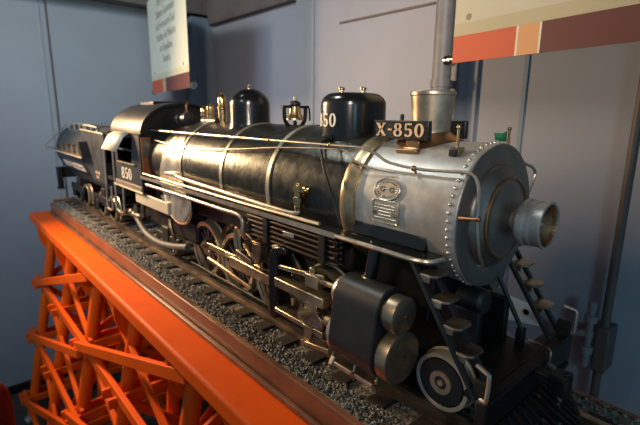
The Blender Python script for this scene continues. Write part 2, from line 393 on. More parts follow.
# smokebox
smoke = part('smokebox', MB().lathe([(-.24, .130), (-.022, .1305), (-.004, .1312), (-.001, .1312), (.001, .130)], n=72), M['silver'], L)
rv = part('rivet', MB().lathe([(-.001, .0036), (.0012, .0034), (.0026, .0022), (.0032, 0)], (0, 0, 0), (0, 0, 1), 8), M['bright'], smoke)
me = rv.data
for v in me.vertices: v.co += ORG[L.name]
NR = 58
for i in range(NR):
    a = 2*PI*i/NR; o = rv if i == 0 else rv.copy()
    if i: COL.objects.link(o)
    o.location = Vector((-.0125, .1312*math.sin(a), .1312*math.cos(a)))-ORG[L.name]; o.rotation_euler = (-a, 0, 0)
front = part('front_plate', MB().lathe([(-.002, .1300), (.003, .1295), (.004, .126), (.003, .095), (.003, .0)], n=72), M['plate'], smoke)
door = part('smokebox_door', MB().lathe([(.0, .094), (.006, .0935), (.009, .091), (.013, .082), (.020, .074), (.022, .0715), (.024, .069), (.0235, .066), (.026, .060), (.032, .045), (.036, .030), (.038, .0)], n=64), M['plate'], smoke)
part('door_ring', MB().lathe([(.018, .074), (.0235, .0745), (.0255, .072), (.0255, .069), (.022, .067)], n=64, caps=False), M['copper'], door)
# oval and rectangular builder's plates on the smokebox side
def on_cyl(x0, z0, r):
    a0 = math.asin(z0/r)
    return lambda u, w, d: (x0+u, -(r+d)*math.cos(a0+w/r), (r+d)*math.sin(a0+w/r))
def slab(fn, outline, d0, d1):
    mb = MB(); n = len(outline)
    c = (sum(p[0] for p in outline)/n, sum(p[1] for p in outline)/n)
    for d in (d0, d1): mb.v += [Vector(fn(u, w, d)) for u, w in outline]
    mb.v.append(Vector(fn(c[0], c[1], d1)))
    for i in range(n):
        j = (i+1) % n; mb.f += [(i, j, n+j, n+i), (n+i, n+j, 2*n)]
    return mb
oval = [(.030*math.cos(a), .0205*math.sin(a)) for a in [2*PI*i/28 for i in range(28)]]
def rrect(w, h, r, n=4):
    out = []
    for cx, cy, a0 in ((w-r, h-r, 0), (-w+r, h-r, 90), (-w+r, -h+r, 180), (w-r, -h+r, 270)):
        out += [(cx+r*math.cos(math.radians(a0+90*i/n)), cy+r*math.sin(math.radians(a0+90*i/n))) for i in range(n+1)]
    return out
fo = on_cyl(-.148, .042, .1315); fr_ = on_cyl(-.146, .001, .1315)
def rim(fn, outline, d, r):
    return MB().tube([fn(u, w, d) for u, w in outline], r, 6, closed=True)
bp = part('maker_plate', slab(fo, oval, -.001, .002), M['band'], smoke, label='oval maker plate')
part('plate_rim', rim(fo, oval, .002, .0014), M['bright'], bp)
mb = MB()
for u in (-.011, .011): mb.tube([fo(u+.0045*math.cos(a), .0045*math.sin(a), .0026) for a in [2*PI*i/12 for i in range(12)]], .0009, 5, closed=True)
mb.add(*(lambda q: (q.v, q.f))(MB().tube([fo(-.006, .001, .0026), fo(.006, -.001, .0026)], .0008, 5)))
for a in [2*PI*i/26 for i in range(26)]:
    mb.add(*(lambda q: (q.v, q.f))(MB().tube([fo(.021*math.cos(a), .0125*math.sin(a), .0022), fo(.026*math.cos(a), .0165*math.sin(a), .0022)], .0007, 4)))
part('plate_lettering', mb, M['gun'], bp)
rr = rrect(.031, .0205, .005)
bp = part('maker_plate', slab(fr_, rr, -.001, .002), M['band'], smoke, label='rectangular maker plate')
part('plate_rim', rim(fr_, rr, .002, .0014), M['bright'], bp)
mb = MB()
for k, w in enumerate((.012, .006, 0, -.006, -.012)):
    u = -.024 if k not in (2, 3) else -.014
    while u < (.022 if k not in (2, 3) else .014):
        l = random.uniform(.002, .006)
        q = MB().tube([fr_(u, w, .0022), fr_(u+l, w, .0022)], .0009, 4); mb.add(q.v, q.f); u += l+.0016
for u in (-.024, .024):
    q = MB().tube([fr_(u+.003*math.cos(a), -.004+.003*math.sin(a), .0024) for a in [2*PI*i/10 for i in range(10)]], .0009, 5, closed=True); mb.add(q.v, q.f)
part('plate_lettering', mb, M['gun'], bp)

# headlight on the smokebox door
hl = part('headlight', MB().lathe([(.034, .018), (.040, .019), (.046, .024), (.050, .033), (.053, .0375), (.057, .0385), (.058, .0410), (.064, .0410), (.065, .0385), (.070, .0380), (.071, .0395), (.076, .0395), (.077, .0380), (.088, .0385), (.093, .0405), (.096, .0405), (.096, .0365), (.085, .0345), (.068, .012), (.066, 0)], n=40), M['silver'], L)
part('reflector', MB().lathe([(.094, .0362), (.086, .0345), (.079, .026), (.070, .011), (.069, 0)], n=32, caps=False), M['copper'], hl)
part('lamp_bulb', MB().ball((.082, 0, 0), .006), M['pane'], hl)

# chimney
ch = part('smokestack', MB().lathe([(.105, .046), (.128, .040), (.140, .0380), (.150, .0375), (.214, .0425), (.2155, .0442), (.2205, .0445), (.2225, .0435), (.2225, .0415), (.2190, .0395), (.17, .035), (.13, .033), (.13, .0)], (-.148, 0, 0), (0, 0, 1), 40), M['stack'], L)
sad = [(-.148+.060*math.cos(a), .060*math.sin(a)) for a in [2*PI*i/40 for i in range(40)]]
def onto(x, y, r): return (x, y, math.sqrt(max(r*r-y*y, 0)))
rg = []
for r_, d_ in ((.066, .0005), (.062, .004), (.048, .010), (.038, .016)):
    rg.append([(lambda x, y: (x, y, math.sqrt(.131**2-y*y)+d_))(-.148+r_*math.cos(2*PI*i/40), r_*math.sin(2*PI*i/40)) for i in range(40)])
part('stack_saddle', MB().sweep(rg, None), M['copper'], ch)
# number boards
def board(y, flip):
    s = -1 if not flip else 1
    mb = MB().box(-.238, -.106, y-.006, y+.006, .1315, .167)
    b = part('number_board', mb, M['satin'], L, .002)
    g, W = glyphs('X-850', lambda a, h, d: (-.172+s*-1*a*.0265*1.24 if flip else -.172+a*.0265*1.24, y+s*(.0062+d), .1495+h*.0255))
    part('number', g, M['gold'], b)
    mb = MB().tube([(-.236, y+s*.0065, .134), (-.236, y+s*.0065, .1645), (-.108, y+s*.0065, .1645), (-.108, y+s*.0065, .134)], .0012, 5, closed=True)
    part('board_rim', mb, M['satin'], b)
    part('board_bracket', MB().box(-.160, -.130, min(y, y-s*.02), max(y, y-s*.02), .113, .134).box(-.172, -.122, y-.016, y+.016, .1065, .1145), M['copper'], b, .002)
    part('lifting_pin', MB().cyl((-.172, y, .165), (-.172, y, .174), .004, 10).ball((-.172, y, .175), .0045, 10), M['satin'], b)
board(-.062, False); board(.062, True)
# classification posts, flag, lamps
for s in (-1,):
    p = part('marker_post', MB().cyl((-.045, s*.066, .115), (-.045, s*.066, .156), .0026, 10).ball((-.045, s*.066, .158), .0045, 10).box(-.054, -.036, s*.066-.008, s*.066+.008, .110, .124), M['brass'], L)
    part('post_block', MB().box(-.056, -.040, s*.070-.007, s*.070+.007, .108, .120), M['frame'], p, .002)
g = part('flag', MB().add([(-.022, .062, .130), (-.034, .043, .133), (-.036, .041, .1465), (-.026, .056, .146), (-.022, .062, .150)], [(0, 1, 2, 3, 4)]), M['flag'], L)
so = g.modifiers.new('thick', 'SOLIDIFY'); so.thickness = .0015
part('marker_post', MB().cyl((-.02, .066, .110), (-.02, .066, .152), .0024, 10).ball((-.02, .066, .154), .004, 10), M['copper'], L)

# sand dome
def superdome(cx, cy, ax_, ay_, z0, z1, rr_, e=2.4, n=48):
    rings = []
    lv = [(z0, 0)]+[(z1-rr_, 0)]+[(z1-rr_+rr_*math.sin(a), rr_*(1-math.cos(a))) for a in [PI/2*i/7 for i in range(1, 8)]]
    for z, ins in lv:
        ring = []
        for i in range(n):
            a = 2*PI*i/n; c, s = math.cos(a), math.sin(a); k = (abs(c)**e+abs(s)**e)**(-1/e)
            ring.append((cx+(ax_-ins)*c*k, cy+(ay_-ins)*s*k, z))
        rings.append(ring)
    return MB().sweep(rings, None)
sd = part('sand_dome', superdome(-.365, 0, .068, .074, .105, .226, .028), M['black'], L)
mb = MB()
for (x, y) in ((-.385, -.02), (-.345, .01)):
    mb.lathe([(.222, .008), (.227, .008), (.228, .005), (.232, .0045), (.233, .0075), (.237, .0075), (.239, .004), (.240, 0)], (x, y, 0), (0, 0, 1), 14)
part('filler_cap', mb, M['brass'], sd)
def sdn(u, h, d):
    ang = -PI/2-.19+u/.071; c, s = math.cos(ang), math.sin(ang); k = (abs(c)**2.4+abs(s)**2.4)**(-1/2.4)
    return (-.365+(.068+.0006+d)*c*k, (.074+.0006+d)*s*k, .165+h)
g, W = glyphs('850', lambda a, h, d: sdn(a*.031, h*.030, d), .0012)
part('number', g, M['letter'], sd)
part('sand_pipe', MB().cyl((-.364, -.070, .128), (-.364, -.096, .122), .008, 12).tube([(-.364, -.094, .122), (-.358, -.106, .112), (-.316, -.136, .073), (-.281, -.151, .036), (-.258, -.154, -.001), (-.244, -.152, -.040)], .0026, 8, 5), M['satin'], sd)
# steam dome
dm = part('steam_dome', MB().lathe([(.125, .069), (.145, .064), (.152, .0625), (.203, .062)]+[(.203+.049*math.sin(a), .062*math.cos(a)) for a in [PI/2*i/10 for i in range(1, 11)]], (-.81, 0, 0), (0, 0, 1), 48), M['black'], L)
part('dome_knob', MB().lathe([(.248, .006), (.252, .004), (.255, .0045), (.259, .0065), (.263, .005), (.265, 0)], (-.81, 0, 0), (0, 0, 1), 14), M['bright'], dm)
# bell
bl = part('bell', MB().lathe([(.162, .0245), (.165, .0245), (.170, .0215), (.178, .0165), (.195, .0145), (.202, .0120), (.206, .006), (.2065, 0)], (-.586, 0, 0), (0, 0, 1), 28), M['brass'], L)
part('yoke', MB().tube([(-.586, .036, .196), (-.586, .036, .180), (-.586, .033, .160), (-.586, .020, .146), (-.586, 0, .142), (-.586, -.020, .146), (-.586, -.033, .160), (-.586, -.036, .180), (-.586, -.036, .196)], .0055, 8, 4).box(-.592, -.580, -.044, .044, .193, .200).ball((-.586, 0, .203), .016, 14, (1, 1, .7)).tube([(-.586, .040, .197), (-.586, .050, .192), (-.586, .052, .160)], .0026, 6, 2), M['frame'], bl)
part('bell_knob', MB().cyl((-.586, 0, .208), (-.586, 0, .218), .004, 10).ball((-.586, 0, .220), .0045, 10), M['bright'], bl)
part('clapper', MB().cyl((-.586, 0, .15), (-.586, 0, .18), .002, 8).ball((-.586, 0, .154), .006, 10), M['frame'], bl)
# safety valves and whistle
def turned(x, y, z0, z1, r, name='safety_valve'):
    h = z1-z0
    return part(name, MB().lathe([(z0-.02, r*1.2), (z0, r*1.2), (z0+.02*h, r), (z0+.40*h, r), (z0+.42*h, r*1.15), (z0+.5*h, r*1.15), (z0+.52*h, r*.85), (z0+.6*h, r*.85), (z0+.62*h, r*1.05), (z0+.80*h, r), (z0+.88*h, r*.6), (z0+.9*h, r*.3), (z0+.95*h, r*.35), (z1, 0)], (x, y, 0), (0, 0, 1), 18), M['brass'], L)
turned(-.98, 0, .148, .250, .0145, 'whistle')
turned(-1.045, -.01, .148, .215, .0125)
turned(-1.115, 0, .140, .208, .0105)
part('valve_manifold', MB().cyl((-1.09, -.01, .150), (-.99, -.01, .150), .016, 16), M['satin'], L)
tg = part('turbo_generator', MB().lathe([(-1.265, .010), (-1.262, .024), (-1.235, .026), (-1.232, .020), (-1.195, .020), (-1.192, .028), (-1.165, .026), (-1.16, .010)], (0, -.03, .155), (1, 0, 0), 24).box(-1.25, -1.18, -.045, -.015, .11, .145), M['satin'], L)
part('steam_line', MB().tube([(-1.19, -.03, .18), (-1.19, -.03, .205), (-1.20, -.02, .215), (-1.24, 0, .20)], .004, 8, 4), M['copper'], tg)

# handrails
def hz(x): return .1145
hr = [(-1.31, -.122, hz(0)), (-1.0, -.124, hz(0)), (-.6, -.124, hz(0)), (-.29, -.124, hz(0)), (-.230, -.122, .1145), (-.205, -.121, .111), (-.182, -.117, .103), (-.165, -.114, .093), (-.13, -.112, .087), (-.08, -.112, .0845), (-.03, -.112, .0865), (.005, -.113, .088), (.020, -.115, .084), (.027, -.115, .070), (.028, -.112, .047), (.028, -.111, .015), (.028, -.104, -.020), (.026, -.090, -.050), (.022, -.070, -.072), (.012, -.066, -.078)]
for s in (1, -1):
    h_ = part('handrail', MB().tube([(x, s*y, z) for x, y, z in (hr if s == 1 else hr[:-9])], .0028, 8, 4), M['pipe'], L)
    for x in (-1.12, -.93, -.74, -.53, -.31, -.10):
        yy = -.123 if x < -.25 else -.113; zz = .1145 if x < -.25 else .085; r = rb(x) if x < -.24 else .130
        yb = -math.sqrt(max(r*r-(zz-.012)**2, .0001))
        part('stanchion', MB().cyl((x, s*(yb+.004), zz-.012), (x, s*yy, zz), .0022, 8).ball((x, s*yy, zz), .0052, 10), M['copper'] if x > -.25 else M['brass'], h_)
for s in (1, -1):   # thin oil line under the rail
    part('oil_line', MB().tube([(-1.25, s*-.132, .080), (-1.0, s*-.141, .070), (-.7, s*-.138, .082), (-.5, s*-.130, .098), (-.32, s*-.124, .1065), (-.265, s*-.122, .105), (-.235, s*-.124, .088), (-.2, s*-.120, .078), (-.14, s*-.116, .074)], .0018, 6, 4), M['pipe'], L)
# running boards
for s in (1, -1):
    def yy(a): return (min(s*a[0], s*a[1]), max(s*a[0], s*a[1]))
    y0, y1 = yy((-.164, -.118))
    rbd = part('running_board', MB().box(-1.33, -.245, y0, y1, -.064, -.058), M['satin'], L)
    part('edge_strip', MB().box(-1.33, -.245, *yy((-.1665, -.163)), -.067, -.056), M['pipe'], rbd)
    pl = [(-.245, -.164), (-.09, -.1655), (-.045, -.163), (-.022, -.150), (-.020, -.125), (-.06, -.10), (-.245, -.10)]
    fp = part('front_footplate', MB().prism([(x, s*y) for x, y in pl], 'z', -.064, -.056), M['black'], rbd)
    part('edge_strip', MB().tube([(-.245, s*-.1645, -.061), (-.09, s*-.1665, -.061), (-.045, s*-.164, -.061), (-.023, s*-.151, -.061), (-.019, s*-.125, -.061)], .0045, 8, 3), M['bright'], rbd)
    part('angle_step', MB().add([(-.233, s*-.132, -.055), (-.055, s*-.132, -.055), (-.055, s*-.127, -.030), (-.233, s*-.127, -.030), (-.233, s*-.11, -.028), (-.055, s*-.11, -.028), (-.055, s*-.11, -.055), (-.233, s*-.11, -.055)], [(0, 1, 2, 3), (3, 2, 5, 4), (1, 6, 5, 2), (0, 3, 4, 7), (4, 5, 6, 7), (0, 7, 6, 1)]), M['black'], rbd, .002)
    if s == 1: part('rail_end', MB().cyl((.004, s*-.128, .016), (.030, s*-.111, .016), .0035, 8).ball((.030, s*-.111, .016), .005, 10), M['copper'], L)
    # pipes along the running board
    part('feed_pipe', MB().tube([(-1.27, s*-.165, -.084), (-1.0, s*-.166, -.082), (-.70, s*-.167, -.082), (-.63, s*-.165, -.082), (-.602, s*-.165, -.090), (-.597, s*-.164, -.110), (-.602, s*-.162, -.136), (-.605, s*-.15, -.148)], .0058, 10, 4), M['pipe'], L)
    part('injector_pipe', MB().tube([(-1.10, s*-.157, -.022), (-1.03, s*-.158, -.018), (-.985, s*-.160, -.026), (-.75, s*-.160, -.033), (-.45, s*-.160, -.040), (-.385, s*-.155, -.040), (-.380, s*-.147, -.030)], .005, 10, 4), M['pipe'], L)
    part('branch_pipe', MB().tube([(-1.30, s*-.165, -.045), (-1.0, s*-.165, -.046), (-.6, s*-.165, -.048), (-.30, s*-.158, -.048)], .004, 8, 3), M['pipe'], L)
    cv = part('check_valve', MB().lathe([(-.034, .006), (-.030, .009), (-.018, .009), (-.016, .0115), (-.004, .0115), (-.002, .0085), (.008, .0085), (.010, .011), (.022, .011), (.024, .006), (.030, .005), (.031, 0)], (-.380, s*-.152, 0), (0, 0, 1), 12), M['brass'], L)
    part('valve_inlet', MB().cyl((-.380, s*-.152, .012), (-.353, s*-.142, .014), .007, 12).cyl((-.365, s*-.148, .013), (-.359, s*-.146, .0135), .0105, 12), M['brass'], cv)
    # radiator cooler tubes
    cr = part('cooler', MB().box(-.575, -.255, *yy((-.140, -.128)), -.128, -.070), M['frame'], L)
    for z in (-.078, -.090, -.102, -.114, -.126):
        part('cooler_tube', MB().tube([(-.58, s*-.147, z), (-.575, s*-.153, z), (-.56, s*-.155, z), (-.27, s*-.155, z), (-.253, s*-.153, z), (-.245, s*-.145, z)], .0042, 8, 2), M['cooler'], cr)
    for z in (-.084, -.108):
        part('cooler_tube', MB().tube([(-.27, s*-.155, z+.006), (-.256, s*-.156, z+.005), (-.250, s*-.156, z), (-.256, s*-.156, z-.006), (-.27, s*-.155, z-.006)], .0042, 8, 2), M['cooler'], cr)
    for x in (-.50, -.29): part('cooler_strap', MB().box(x-.010, x+.010, *yy((-.163, -.157)), -.135, -.060), M['frame'], cr, .002)
    part('name_plate', MB().box(-.425, -.385, *yy((-.1625, -.159)), -.098, -.088), M['band'], cr, .001)

# frame, saddle, springs
part('main_frame', MB().box(-1.55, .02, -.060, -.044, -.285, -.165).box(-1.55, .02, .044, .060, -.285, -.165).box(-1.0, -.05, -.044, .044, -.20, -.17), M['frame'], L, .004)
part('smokebox_saddle', MB().prism([(-.10, -.20), (-.085, -.13), (-.09, -.085), (.09, -.085), (.085, -.13), (.10, -.20)], 'x', -.20, -.06), M['frame'], L, .004)
part('under_tray', MB().box(-1.0, -.26, -.10, .10, -.16, -.10).box(-1.34, -1.0, -.105, .105, -.27, -.19), M['frame'], L, .01)
part('belly_tank', MB().lathe([(-.05, .0), (-.05, .022), (-.045, .026), (.0, .026), (.006, .020), (.006, 0)], (0, -.01, -.165), (1, 0, 0), 20), M['satin'], L)

# cylinders
def hull(c):
    (y1, z1, r1), (y2, z2, r2) = c; out = []
    for i in range(0, 17): a = PI*i/16; out.append((y1+r1*math.cos(a), z1+r1*math.sin(a)))
    for i in range(0, 17): a = PI+PI*i/16; out.append((y2+r2*math.cos(a), z2+r2*math.sin(a)))
    return out
for s in (1, -1):
    cyl = part('cylinder_jacket', MB().prism([(s*-(-y), z) for y, z in [(q[0], q[1]) for q in hull(((s*-.165, -.168, .042), (s*-.165, -.248, .053)))]] if False else [(y, z) for y, z in hull(((s*-.165, -.168, .042), (s*-.165, -.248, .053)))], 'x', -.205, -.092), M['satin'], L, .003)
    for z, r, nm in ((-.169, .0350, 'valve_cover'), (-.2505, .0495, 'cylinder_cover')):
        yc = s*-.165
        part(nm, MB().lathe([(-.094, r*.90), (-.086, r*.90), (-.086, r), (-.066, r), (-.0635, r*.985), (-.0625, r*.94), (-.0620, r*.3), (-.0615, .0)], (0, yc, z), (1, 0, 0), 40), M['cover'], cyl)
        part('cover_stud', MB().cyl((-.063, yc, z), (-.057, yc, z), .0038, 8).cyl((-.062, yc+.007, z-.001), (-.059, yc+.007, z-.001), .003, 6), M['copper'], cyl)
        part(nm, MB().lathe([(-.203, r), (-.214, r), (-.220, r*.9), (-.224, r*.5), (-.236, r*.35), (-.236, 0)], (0, yc, z), (1, 0, 0), 32), M['bright'], cyl)
    sp = part('steam_pipe', MB().lathe([(0, .0125), (.080, .0125)], (-.160, s*-.152, -.132), (.14, s*.06, 1), 24), M['black'], L)
    part('pipe_flange', MB().lathe([(0, .0165), (.006, .0165), (.009, .013)], (-.161, s*-.152, -.134), (.14, s*.06, 1), 24), M['copper'], sp)
    dr = part('drain_rod', MB().bar((-.225, s*-.192, -.318), (-.098, s*-.192, -.318), .004, .009), M['pipe'], L, .001)
    part('drain_cock', MB().cyl((-.218, s*-.196, -.322), (-.218, s*-.186, -.308), .006, 8).tube([(-.218, s*-.19, -.305), (-.218, s*-.185, -.290)], .003, 6), M['gun'], dr)
    part('drain_cock', MB().cyl((-.158, s*-.196, -.318), (-.158, s*-.186, -.318), .006, 8).tube([(-.158, s*-.19, -.316), (-.158, s*-.185, -.296)], .003, 6), M['gun'], dr)
    part('drain_cock', MB().cyl((-.102, s*-.196, -.318), (-.102, s*-.186, -.318), .007, 8).tube([(-.102, s*-.19, -.33), (-.102, s*-.185, -.296)], .003, 6), M['gun'], dr)

# wheels
ZC, R0 = -.268, .0935
def wheel_at(name, x, r, zc, spokes, hubr, tirew, solid=False, cw=True):
    o = ORG[L.name]; yf = -.086
    if solid:
        w = part(name, MB().lathe([(-.013, r*.80), (-.008, r*.70), (-.006, r*.45), (-.013, r*.40), (-.015, r*.16), (-.015, 0)]+[(.006, 0), (.006, r*.8)], (0, 0, 0), (0, 1, 0), 40), M['satin'], L)
        w.data.transform(Matrix.Translation(o))
        sub = [('hub_cap', MB().lathe([(-.0135, r*.42), (-.0165, r*.40), (-.0165, r*.24), (-.0145, r*.22), (-.0145, r*.12), (-.018, r*.10), (-.018, 0)], (0, 0, 0), (0, 1, 0), 28), M['tire'])]
    else:
        mb = MB().lathe([(-.014, hubr), (-.014, hubr*.4), (-.010, hubr*.38), (-.010, 0), (.010, 0), (.010, hubr)], (0, 0, 0), (0, 1, 0), 24)
        mb.lathe([(-.009, r*.86), (-.009, r*.80), (.008, r*.80), (.008, r*.86)], (0, 0, 0), (0, 1, 0), 48, caps=False)
        for i in range(spokes):
            a = 2*PI*(i+.5)/spokes; d = Vector((math.cos(a), 0, math.sin(a)))
            mb.bar(d*hubr*.8, d*r*.83, .007, .006, up=(0, 1, 0))
        if cw: pass
        w = part(name, mb, M['gun'], L); w.data.transform(Matrix.Translation(o))
        sub = []
        if cw:
            a0, a1 = math.radians(170), math.radians(285)
            pts = [(r*.82*math.cos(a0+(a1-a0)*i/14), r*.82*math.sin(a0+(a1-a0)*i/14)) for i in range(15)]
            sub.append(('counterweight', MB().prism(pts, 'y', -.012, .008), M['gun']))
    sub.append(('tire', MB().lathe([(-.013, r*.85), (-.014, r*.87), (-.014, r*.985), (-.012, r), (.010, r*1.005), (.012, r*1.06), (.016, r*1.06), (.016, r*.85)], (0, 0, 0), (0, 1, 0), 56, caps=False), M['pale'] if solid else M['tire']))
    for n_, m_, mm in sub:
        q = part(n_, m_, mm, w); q.data.transform(Matrix.Translation(o))
    w.location = Vector((x, yf, zc))-o
    return w
w = wheel_at('driving_wheel', -.948, R0, ZC, 14, .022, .02)
dxs = [-.948, -.75, -.552, -.354]
for x in dxs[1:]: dup(w, (x-dxs[0], 0, 0))
for x in dxs: dup(w, (x-dxs[0], .172, 0), rotz=PI)
for x in dxs: part('axle', MB().cyl((x, -.09, ZC), (x, .09, ZC), .012, 14), M['frame'], L)
w = wheel_at('pilot_wheel', -.022, .0555, -.306, 0, 0, .02, solid=True); dup(w, (0, .172, 0), rotz=PI)
w = wheel_at('trailing_wheel', -1.24, .062, -.300, 12, .016, .02, cw=False); dup(w, (0, .172, 0), rotz=PI)
tt = part('trailing_truck', MB().box(-1.27, -1.21, -.104, .104, -.300, -.245), M['frame'], L, .005)
for s in (1, -1):
    part('truck_side_frame', MB().box(-1.34, -1.12, *sorted((s*-.118, s*-.104)), -.305, -.275).box(-1.27, -1.21, *sorted((s*-.122, s*-.104)), -.325, -.245), M['frame'], tt, .005)
part('pilot_truck', MB().box(-.07, .05, -.055, .055, -.30, -.26).cyl((-.022, -.09, -.306), (-.022, .09, -.306), .010, 12), M['frame'], L, .004)

# rods and valve gear
cr_, ca = .040, math.radians(38)
px = [x+cr_*math.cos(ca) for x in dxs]; pz = ZC+cr_*math.sin(ca)
def rod(p, q, y0, y1, w0, w1, e=0):
    p, q = Vector((p[0], 0, p[1])), Vector((q[0], 0, q[1])); d = (q-p).normalized(); n = Vector((-d.z, 0, d.x))
    poly = []
    for i in range(9): a = PI/2+PI*i/8; c = d*math.cos(a)+n*math.sin(a); poly.append(p+c*(w0*.5+e))
    for i in range(9): a = -PI/2+PI*i/8; c = d*math.cos(a)+n*math.sin(a); poly.append(q+c*(w1*.5+e))
    return MB().prism([(v.x, v.z) for v in poly], 'y', min(y0, y1), max(y0, y1))
for s in (1, -1):
    sr = part('side_rod', rod((px[0], pz), (px[3], pz), s*-.108, s*-.116, .020, .020), M['rod'], L, .002)
    for x in px:
        part('crank_pin', MB().lathe([(-.098, .014), (-.117, .014), (-.118, .011), (-.124, .011), (-.125, .007), (-.130, .006), (-.130, 0)] if s == 1 else [(.098, .014), (.117, .014), (.118, .011), (.124, .011), (.125, .007), (.130, .006), (.130, 0)], (x, 0, pz), (0, 1, 0), 16), M['rod'], sr)
    part('main_rod', rod((px[1], pz-.004), (-.315, -.252), s*-.122, s*-.134, .034, .024), M['rod'], L, .003)
    part('eccentric_rod', rod((-.845, -.268), (-.605, -.290), s*-.139, s*-.146, .010, .010, .001), M['rod'], L, .002)
    part('return_crank', rod((px[1]-.13, pz-.005), (-.845, -.268), s*-.132, s*-.140, .014, .012), M['gun'], L, .002)
    lk = part('expansion_link', MB().tube([(-.664, s*-.146, -.200), (-.668, s*-.146, -.175), (-.668, s*-.146, -.150), (-.662, s*-.146, -.132), (-.652, s*-.146, -.132), (-.648, s*-.146, -.150), (-.648, s*-.146, -.175), (-.644, s*-.146, -.200)], .0052, 8, 3, closed=False), M['rod'], L)
    part('link_foot', rod((-.655, -.200), (-.592, -.212), s*-.140, s*-.152, .018, .018), M['gun'], lk, .002)
    part('link_bracket', MB().box(-.63, -.50, *(sorted((s*-.105, s*-.128))), -.20, -.165), M['frame'], L, .004)
    lb = part('lubricator', MB().box(-.575, -.535, *(sorted((s*-.128, s*-.155))), -.200, -.150), M['gun'], L, .003)
    part('lubricator_lid', MB().box(-.578, -.532, *(sorted((s*-.126, s*-.157))), -.150, -.144).cyl((-.555, s*-.142, -.144), (-.555, s*-.142, -.134), .006, 10), M['copper'], lb, .002)
    part('wheel_guard', MB().lathe([(0, .058), (.012, .058), (.012, .050), (0, .050)], (-.735, s*-.125, -.200), (0, s*1, 0), 24, math.radians(185) if s == 1 else math.radians(-5), math.radians(345) if s == 1 else math.radians(155), caps=False), M['gun'], L)
    # crosshead, guides, yoke
    yk = [(-.474, -.165), (-.466, -.143), (-.450, -.130), (-.425, -.124), (-.405, -.128), (-.402, -.140), (-.425, -.142), (-.436, -.155), (-.440, -.180), (-.440, -.300), (-.448, -.316), (-.466, -.316), (-.474, -.300)]
    part('guide_yoke', MB().prism(yk, 'y', *sorted((s*-.125, s*-.172))), M['black'], L, .004)
    part('guide_bar', MB().box(-.435, -.262, *sorted((s*-.143, s*-.182)), -.222, -.200), M['rod'], L, .002)
    part('guide_bar', MB().box(-.435, -.262, *sorted((s*-.143, s*-.182)), -.288, -.276), M['rod'], L, .002)
    ch_ = part('crosshead', MB().prism([(-.345, -.276), (-.345, -.262), (-.325, -.240), (-.325, -.222), (-.285, -.222), (-.285, -.240), (-.265, -.250), (-.265, -.276)], 'y', *sorted((s*-.15, s*-.180))), M['gun'], L, .002)
    part('wrist_pin', MB().cyl((-.318, s*-.18, -.250), (-.318, s*-.194, -.250), .013, 16).cyl((-.318, s*-.19, -.250), (-.318, s*-.199, -.250), .006, 10), M['rod'], ch_)
    part('piston_rod', MB().cyl((-.30, s*-.165, -.250), (-.215, s*-.165, -.250), .0075, 12).cyl((-.262, s*-.165, -.250), (-.248, s*-.165, -.250), .014, 14).cyl((-.240, s*-.165, -.250), (-.228, s*-.165, -.250), .017, 14), M['rod'], ch_)
    part('drop_link', MB().prism([(-.325, -.276), (-.292, -.276), (-.296, -.300), (-.310, -.322), (-.326, -.322), (-.318, -.300)], 'y', *sorted((s*-.175, s*-.184))).cyl((-.318, s*-.172, -.318), (-.318, s*-.190, -.318), .008, 12).bar((-.318, s*-.186, -.318), (-.235, s*-.186, -.305), .006, .010), M['rod'], ch_, .001)
    vr = part('valve_rod', MB().bar((-.44, s*-.165, -.178), (-.275, s*-.165, -.160), .008, .011), M['rod'], L, .002)
    part('valve_crosshead', MB().box(-.325, -.283, *sorted((s*-.148, s*-.178)), -.187, -.158).cyl((-.312, s*-.165, -.163), (-.312, s*-.165, -.145), .008, 12).cyl((-.285, s*-.165, -.170), (-.215, s*-.165, -.168), .006, 12), M['rod'], vr, .002)
    part('brake_hanger', MB().tube([(-.58, s*-.12, -.19), (-.565, s*-.13, -.25), (-.535, s*-.135, -.30), (-.51, s*-.135, -.335)], .005, 8, 4), M['copper'], L)
    part('brake_rigging', MB().box(-1.02, -.22, *sorted((s*-.117, s*-.125)), -.335, -.325), M['frame'], L, .002)

# front: ladders, pilot deck, beam, pilot, coupler
for s in (1, -1):
    ld = part('ladder', MB(), M['satin'], L) if False else None
    mb = MB().bar((-.057, s*-.163, -.060), (.086, s*-.163, -.265), .010, .007, (1, 0, .7)).bar((-.057, s*-.119, -.060), (.086, s*-.119, -.265), .010, .007, (1, 0, .7))
    ld = part('ladder', mb, M['satin'], L)
    for k in range(4):
        x = -.029+.0250*k; z = -.082-.0372*k
        st = [(x-.012, s*-.164), (x+.014, s*-.164), (x+.022, s*-.155), (x+.022, s*-.127), (x+.014, s*-.118), (x-.012, s*-.118)]
        part('step', MB().prism(st, 'z', z-.003, z+.0015).bar((x-.010, s*-.164, z-.006), (x+.012, s*-.164, z-.006), .003, .012).bar((x-.010, s*-.118, z-.006), (x+.012, s*-.118, z-.006), .003, .012), M['gun'], ld, .001)
    part('step_iron', MB().tube([(.080, s*-.168, -.196), (.099, s*-.172, -.200), (.103, s*-.172, -.206), (.102, s*-.172, -.240), (.100, s*-.171, -.248), (.090, s*-.168, -.250)], .0034, 8, 3), M['pipe'], L)
br = part('smokebox_brace', MB().tube([(.0, .031, -.114), (.047, .056, -.222)], .0045, 8), M['satin'], L)
part('brace_foot', MB().box(.040, .054, .048, .064, -.254, -.219), M['frame'], br, .002)
part('grab_iron', MB().tube([(-.002, .080, .098), (.0, .10, .089), (.0, .13, .081), (.0, .146, .073), (.0, .150, .062), (.0, .138, .040), (.0, .122, .018)], .003, 8, 4), M['pipe'], L)
